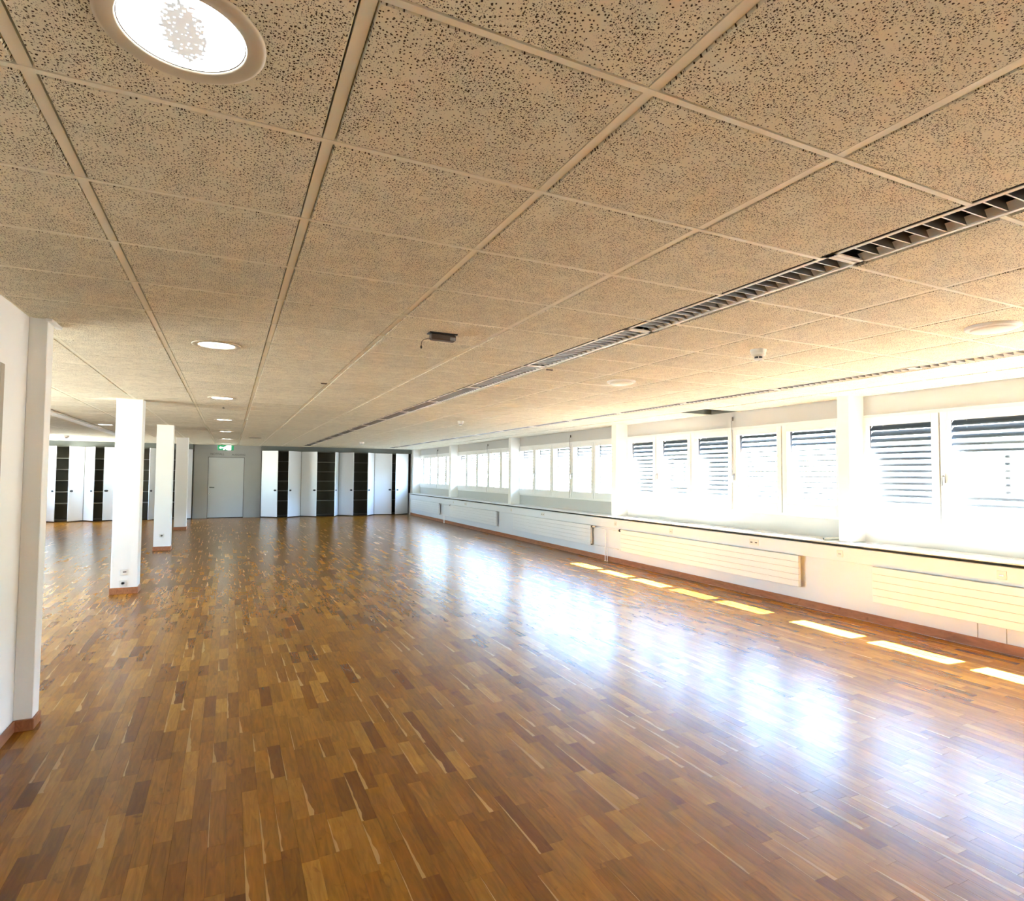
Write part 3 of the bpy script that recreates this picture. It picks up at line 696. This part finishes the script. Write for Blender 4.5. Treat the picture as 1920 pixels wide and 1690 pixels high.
struct(MB().cbox(-1.11, -1.075, 4.76, 5.02, CEIL-.022, CEIL-.002, .002).build('trim_pilaster_cap', M['frame']))
# closing walls out of view
struct(MB().box(XL-.15, XW+.3, YB-.15, YB, 0, PZ).build('wall_back', M['wall']))
struct(MB().box(XLL, XL-.15, 4.80, 4.92, 0, PZ).build('wall_left_room', M['wall']))
# outer left wall with a window band (the light that reaches the left of the hall)
lw = MB(); lw.box(XLL-.2, XLL, 4.8, YF+.8, 0, Z(-.54)); lw.box(XLL-.2, XLL, 4.8, YF+.8, Z(.76), PZ)
ys = [4.8, 6.2, 10.6, 20.6, 23.2, YF+.8]
for i in range(0, len(ys), 2): lw.box(XLL-.2, XLL, ys[i], ys[i+1], Z(-.54), Z(.76))
struct(lw.build('wall_left_outer', M['wall']), 'outer wall left of the wardrobes')
for n_, (ya, yb) in enumerate(((6.2, 10.6), (20.6, 23.2))):
    t = empty('window_%d' % (7+n_), (0, 0, 0)); t['kind'] = 'structure'
    f = MB(); nS = 3
    f.box(XLL-.12, XLL-.04, ya, yb, Z(-.54), Z(-.46)); f.box(XLL-.12, XLL-.04, ya, yb, Z(.68), Z(.76))
    for q in range(nS+1):
        yy = ya+(yb-ya-.08)*q/nS; f.box(XLL-.12, XLL-.04, yy, yy+.08, Z(-.46), Z(.68))
    f.build('window_frame', M['frame'], t)
    MB().box(XLL-.09, XLL-.085, ya, yb, Z(-.5), Z(.72)).build('pane', M['glass'], t)

# ------------------------------------------------------------------ free pillars
def pillar(x0, x1, y0, d_, lab, outlets):
    t = empty('pillar', ((x0+x1)/2, y0+d_/2, 0)); tag(t, lab, 'pillar', 'free-standing square pillars'); t['kind'] = 'structure'
    hx = (x1-x0)/2; hy = d_/2
    MB().cbox(-hx, hx, -hy, hy, .0, CEIL+.01, .006).build('shaft', M['column'], t)
    MB().cbox(-hx-.010, hx+.010, -hy-.010, hy+.010, 0, .088, .004).build('wooden_base', M['base_wood'], t)
    MB().cbox(-hx-.006, hx+.006, -hy-.006, hy+.006, CEIL-.010, CEIL+.0, .001).build('ceiling_trim', M['rail'], t)
    for (ox, oz, dk) in outlets:
        ox -= (x0+x1)/2
        o_ = MB().cbox(ox-.045, ox+.045, -hy-.010, -hy, oz-.04, oz+.04, .003).build('socket_plate', M['plastic'], t)
        if dk: MB().cbox(ox-.008, ox+.032, -hy-.012, -hy-.009, oz-.004, oz+.008, .001).build('socket_opening', M['black'], o_)
        else: MB().lathe([(.022, 0), (.022, .003), (.018, .003), (.017, .0)], 20, Matrix.Translation((ox+.002, -hy-.010, oz)) @ Matrix.Rotation(R(90), 4, 'X')).build('socket_opening', M['wall_grey'], o_, smooth=True)
pillar(-1.41, -1.10, 9.51, .26, 'nearest free-standing white pillar, with two sockets near its foot', [(-1.262, Z(-1.352), True), (-1.268, Z(-1.50), False)])
pillar(-1.41, -1.10, 14.41, .26, 'middle free-standing white pillar with one socket', [(-1.262, Z(-1.33), False)])
pillar(-1.41, -1.10, 19.38, .26, 'farthest free-standing white pillar, beside the exit door wall', [])

# ------------------------------------------------------------------ far end
YA = 24.0
fwl = MB(); fwl.box(XLL-.2, XW+.3, YA+.62, YA+.8, 0, PZ); fwl.box(-1.18, -.72, YA, YA+.1, 0, PZ); fwl.box(.47, 1.04, YA, YA+.1, 0, PZ); fwl.box(-.72, .47, YA, YA+.1, Z(.56), PZ)
struct(fwl.build('wall_far', M['far_wall']), 'grey wall around the exit door at the far end')
d = empty('door_1', (-.72, YA, 0)); struct(d, 'pale grey flush exit door in the far wall')
MB().cbox(.012, 1.178, .012, .05, .02, Z(.55), .003).build('door_leaf', M['far_door'], d)
MB().box(0, .012, .005, .06, 0, Z(.56)).box(1.178, 1.19, .005, .06, 0, Z(.56)).box(.0, 1.19, .005, .06, Z(.55), Z(.56)).box(0, 1.19, .03, .06, 0, .02).build('door_joint', M['groove'], d)
hn = MB().tube([(.07, .012, Z(-.54)), (.07, -.05, Z(-.54)), (.09, -.055, Z(-.54)), (.22, -.055, Z(-.545))], .016, 8); hn.build('door_handle', M['header'], d, smooth=True)
MB().lathe([(.028, 0), (.026, .01), (.0001, .01)], 16, Matrix.Translation((.07, .012, Z(-.77))) @ Matrix.Rotation(R(90), 4, 'X')).build('lock_cylinder', M['plastic'], d, smooth=True)
MB().lathe([(.014, 0), (.0001, .006)], 12, Matrix.Translation((.07, -.002, Z(-.77))) @ Matrix.Rotation(R(90), 4, 'X')).build('keyhole', M['black'], d)
def text(s, x, y, z, size, m, parent=None, name='door_lettering', ext=.0015):
    cu = bpy.data.curves.new(name, 'FONT'); cu.body = s; cu.size = size; cu.extrude = ext; cu.align_x = 'CENTER'; cu.align_y = 'CENTER'
    o = bpy.data.objects.new(name, cu); C.objects.link(o); o.location = (x, y, z); o.rotation_euler = (R(90), 0, 0)
    dg = bpy.context.evaluated_depsgraph_get(); me = bpy.data.meshes.new_from_object(o.evaluated_get(dg)); me.materials.clear(); me.materials.append(m)
    bpy.data.objects.remove(o); o2 = bpy.data.objects.new(name, me); C.objects.link(o2); o2.location = (x, y, z); o2.rotation_euler = (R(90), 0, 0)
    if parent: o2.parent = parent; o2.location = (x-parent.location.x, y-parent.location.y, z-parent.location.z)
    return o2
text('NOTFALL', -.43, YA-.003, Z(.665), .105, M['text'], d)
text('AUSGANG', .27, YA-.003, Z(.655), .095, M['text'], d)
# exit sign
t = empty('exit_sign', (-.16, 23.2, CEIL)); tag(t, 'lit green and white emergency exit sign hanging above the far door', 'exit sign')
MB().tube([(-.12, 0, -.004), (-.12, 0, -.045)], .006, 6).tube([(.12, 0, -.004), (.12, 0, -.045)], .006, 6).cbox(-.16, .16, -.035, .035, -.014, -.002, .002).build('bracket', M['black'], t)
MB().cbox(-.26, .26, -.028, .028, -.215, -.04, .012).build('sign_case', M['exit_green'], t)
run = MB()      # running figure, arrow and doorway as flat raised marks
yq = -.031
def quad(p): run.raw([(a, yq, b_) for a, b_ in p]+[(a, yq+.004, b_) for a, b_ in p], [tuple(range(len(p))), tuple(range(len(p), 2*len(p)))[::-1]]+[(i, (i+1) % len(p), len(p)+(i+1) % len(p), len(p)+i) for i in range(len(p))])
quad([(.06, -.20), (.17, -.20), (.17, -.055), (.06, -.055)])
quad([(-.04, -.10), (.01, -.085), (.02, -.14), (-.02, -.15)]); quad([(.015, -.06), (.04, -.06), (.04, -.082), (.015, -.082)])
quad([(-.02, -.145), (.02, -.14), (.05, -.175), (.03, -.2), (.01, -.165)]); quad([(-.02, -.145), (0, -.15), (-.05, -.2), (-.075, -.195)])
quad([(.01, -.09), (.055, -.12), (.045, -.13), (.005, -.11)]); quad([(-.04, -.10), (-.07, -.13), (-.06, -.14), (-.03, -.12)])
quad([(-.2, -.128), (-.15, -.09), (-.15, -.115), (-.09, -.115), (-.09, -.141), (-.15, -.141), (-.15, -.166)])
run.build('pictogram', M['exit_white'], t)
# header boards
struct(MB().cbox(1.04, 6.74, 23.80, 23.9, Z(.825), CEIL+.01, .004).build('trim_header_right', M['header']), 'dark grey board above the right-hand wardrobes')
struct(MB().cbox(XLL, -1.19, 23.80, 23.9, Z(.825), CEIL+.01, .004).build('trim_header_left', M['header']), 'dark grey board above the left-hand wardrobes')

# wardrobes
KN = MB().lathe([(.010, 0), (.010, .016), (.030, .022), (.034, .032), (.026, .040), (.0001, .042)], 16).mesh('knob', M['black'], True)
def wardrobe(x0, w_, angs, lab, grp, bright, closed=None):
    y0 = 23.80; zt = Z(.82); t = empty('wardrobe', (x0, y0, 0)); tag(t, lab, 'wardrobe', grp)
    c = MB(); th = .02
    c.box(0, th, .02, .58, .04, zt).box(w_-th, w_, .02, .58, .04, zt).box(th, w_-th, .56, .58, .04, zt).box(th, w_-th, .02, .56, zt-.02, zt).box(th, w_-th, .02, .56, .04, .06)
    c.build('carcass', M['carcass'], t)
    MB().box(0, w_, .03, .5, 0, .04).build('plinth', M['black'], t)
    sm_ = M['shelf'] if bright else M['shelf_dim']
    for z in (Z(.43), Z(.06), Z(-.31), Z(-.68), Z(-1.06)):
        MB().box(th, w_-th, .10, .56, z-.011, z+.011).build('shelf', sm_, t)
    dw = w_/2-.016
    for s, an in ((1, angs[0]), (-1, angs[1])):
        if an is None: continue
        hx = .014 if s > 0 else w_-.014
        q = empty('door', (hx, 0, 0), rz=R(-an) if s > 0 else R(an), parent=t) if False else None
        leaf = MB().cbox(0, dw, -.011, .009, .035, zt-.006, .003) if s > 0 else MB().cbox(-dw, 0, -.011, .009, .035, zt-.006, .003)
        lo = leaf.build('door', M['door_w'], t, (hx, 0, 0)); lo.rotation_euler = (0, 0, R(-an) if s > 0 else R(an))
        kn = place('knob', KN, lo, (s*(dw-.075), -.011, Z(-.64))); kn.rotation_euler = (R(90), 0, 0); kn.scale = (1.7, 1.0, 1)
    return t
rl = ['white wardrobe with both doors ajar, right beside the exit door wall', 'white wardrobe with both doors ajar, second from the exit door on the window side', 'white wardrobe with both doors ajar, third from the exit door on the window side', 'white wardrobe nearly closed, in the corner beside the windows']
for i, (aa, l_) in enumerate(zip([(39.75, 45.5), (41.5, 70.75), (45.75, 57.5), (11.5, 28.25)], rl)):
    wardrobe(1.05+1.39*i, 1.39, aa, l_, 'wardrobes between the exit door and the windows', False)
ll = ['white wardrobe with pale shelves, farthest left, next to the partition edge', 'white wardrobe with pale shelves just left of the nearest free pillar', 'white wardrobe with pale shelves seen between the first and second free pillars', 'white wardrobe mostly hidden behind the farther free pillars']
for i, (aa, l_) in enumerate(zip([(47.25, 49.5), (50.25, 22), (48, 67.25), (45, 45)], ll)):
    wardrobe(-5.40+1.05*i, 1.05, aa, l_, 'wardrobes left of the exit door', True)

# ------------------------------------------------------------------ sky portals in the window openings (they add no light of their own)
def portal(x, y0, y1, rot):
    a = bpy.data.lights.new('window_portal', 'AREA'); a.shape = 'RECTANGLE'; a.size = 1.1; a.size_y = y1-y0; a.cycles.is_portal = True
    o = bpy.data.objects.new('window_portal', a); C.objects.link(o); o.location = (x, (y0+y1)/2, Z(.12)); o.rotation_euler = (0, rot, 0)
for k in range(6): portal(XW+.11, BAYS[k]+.1, BAYS[k]+.1+5*SASH, R(90))
for ya, yb in ((6.2, 10.6), (20.6, 23.2)): portal(XLL-.16, ya, yb, R(-90))
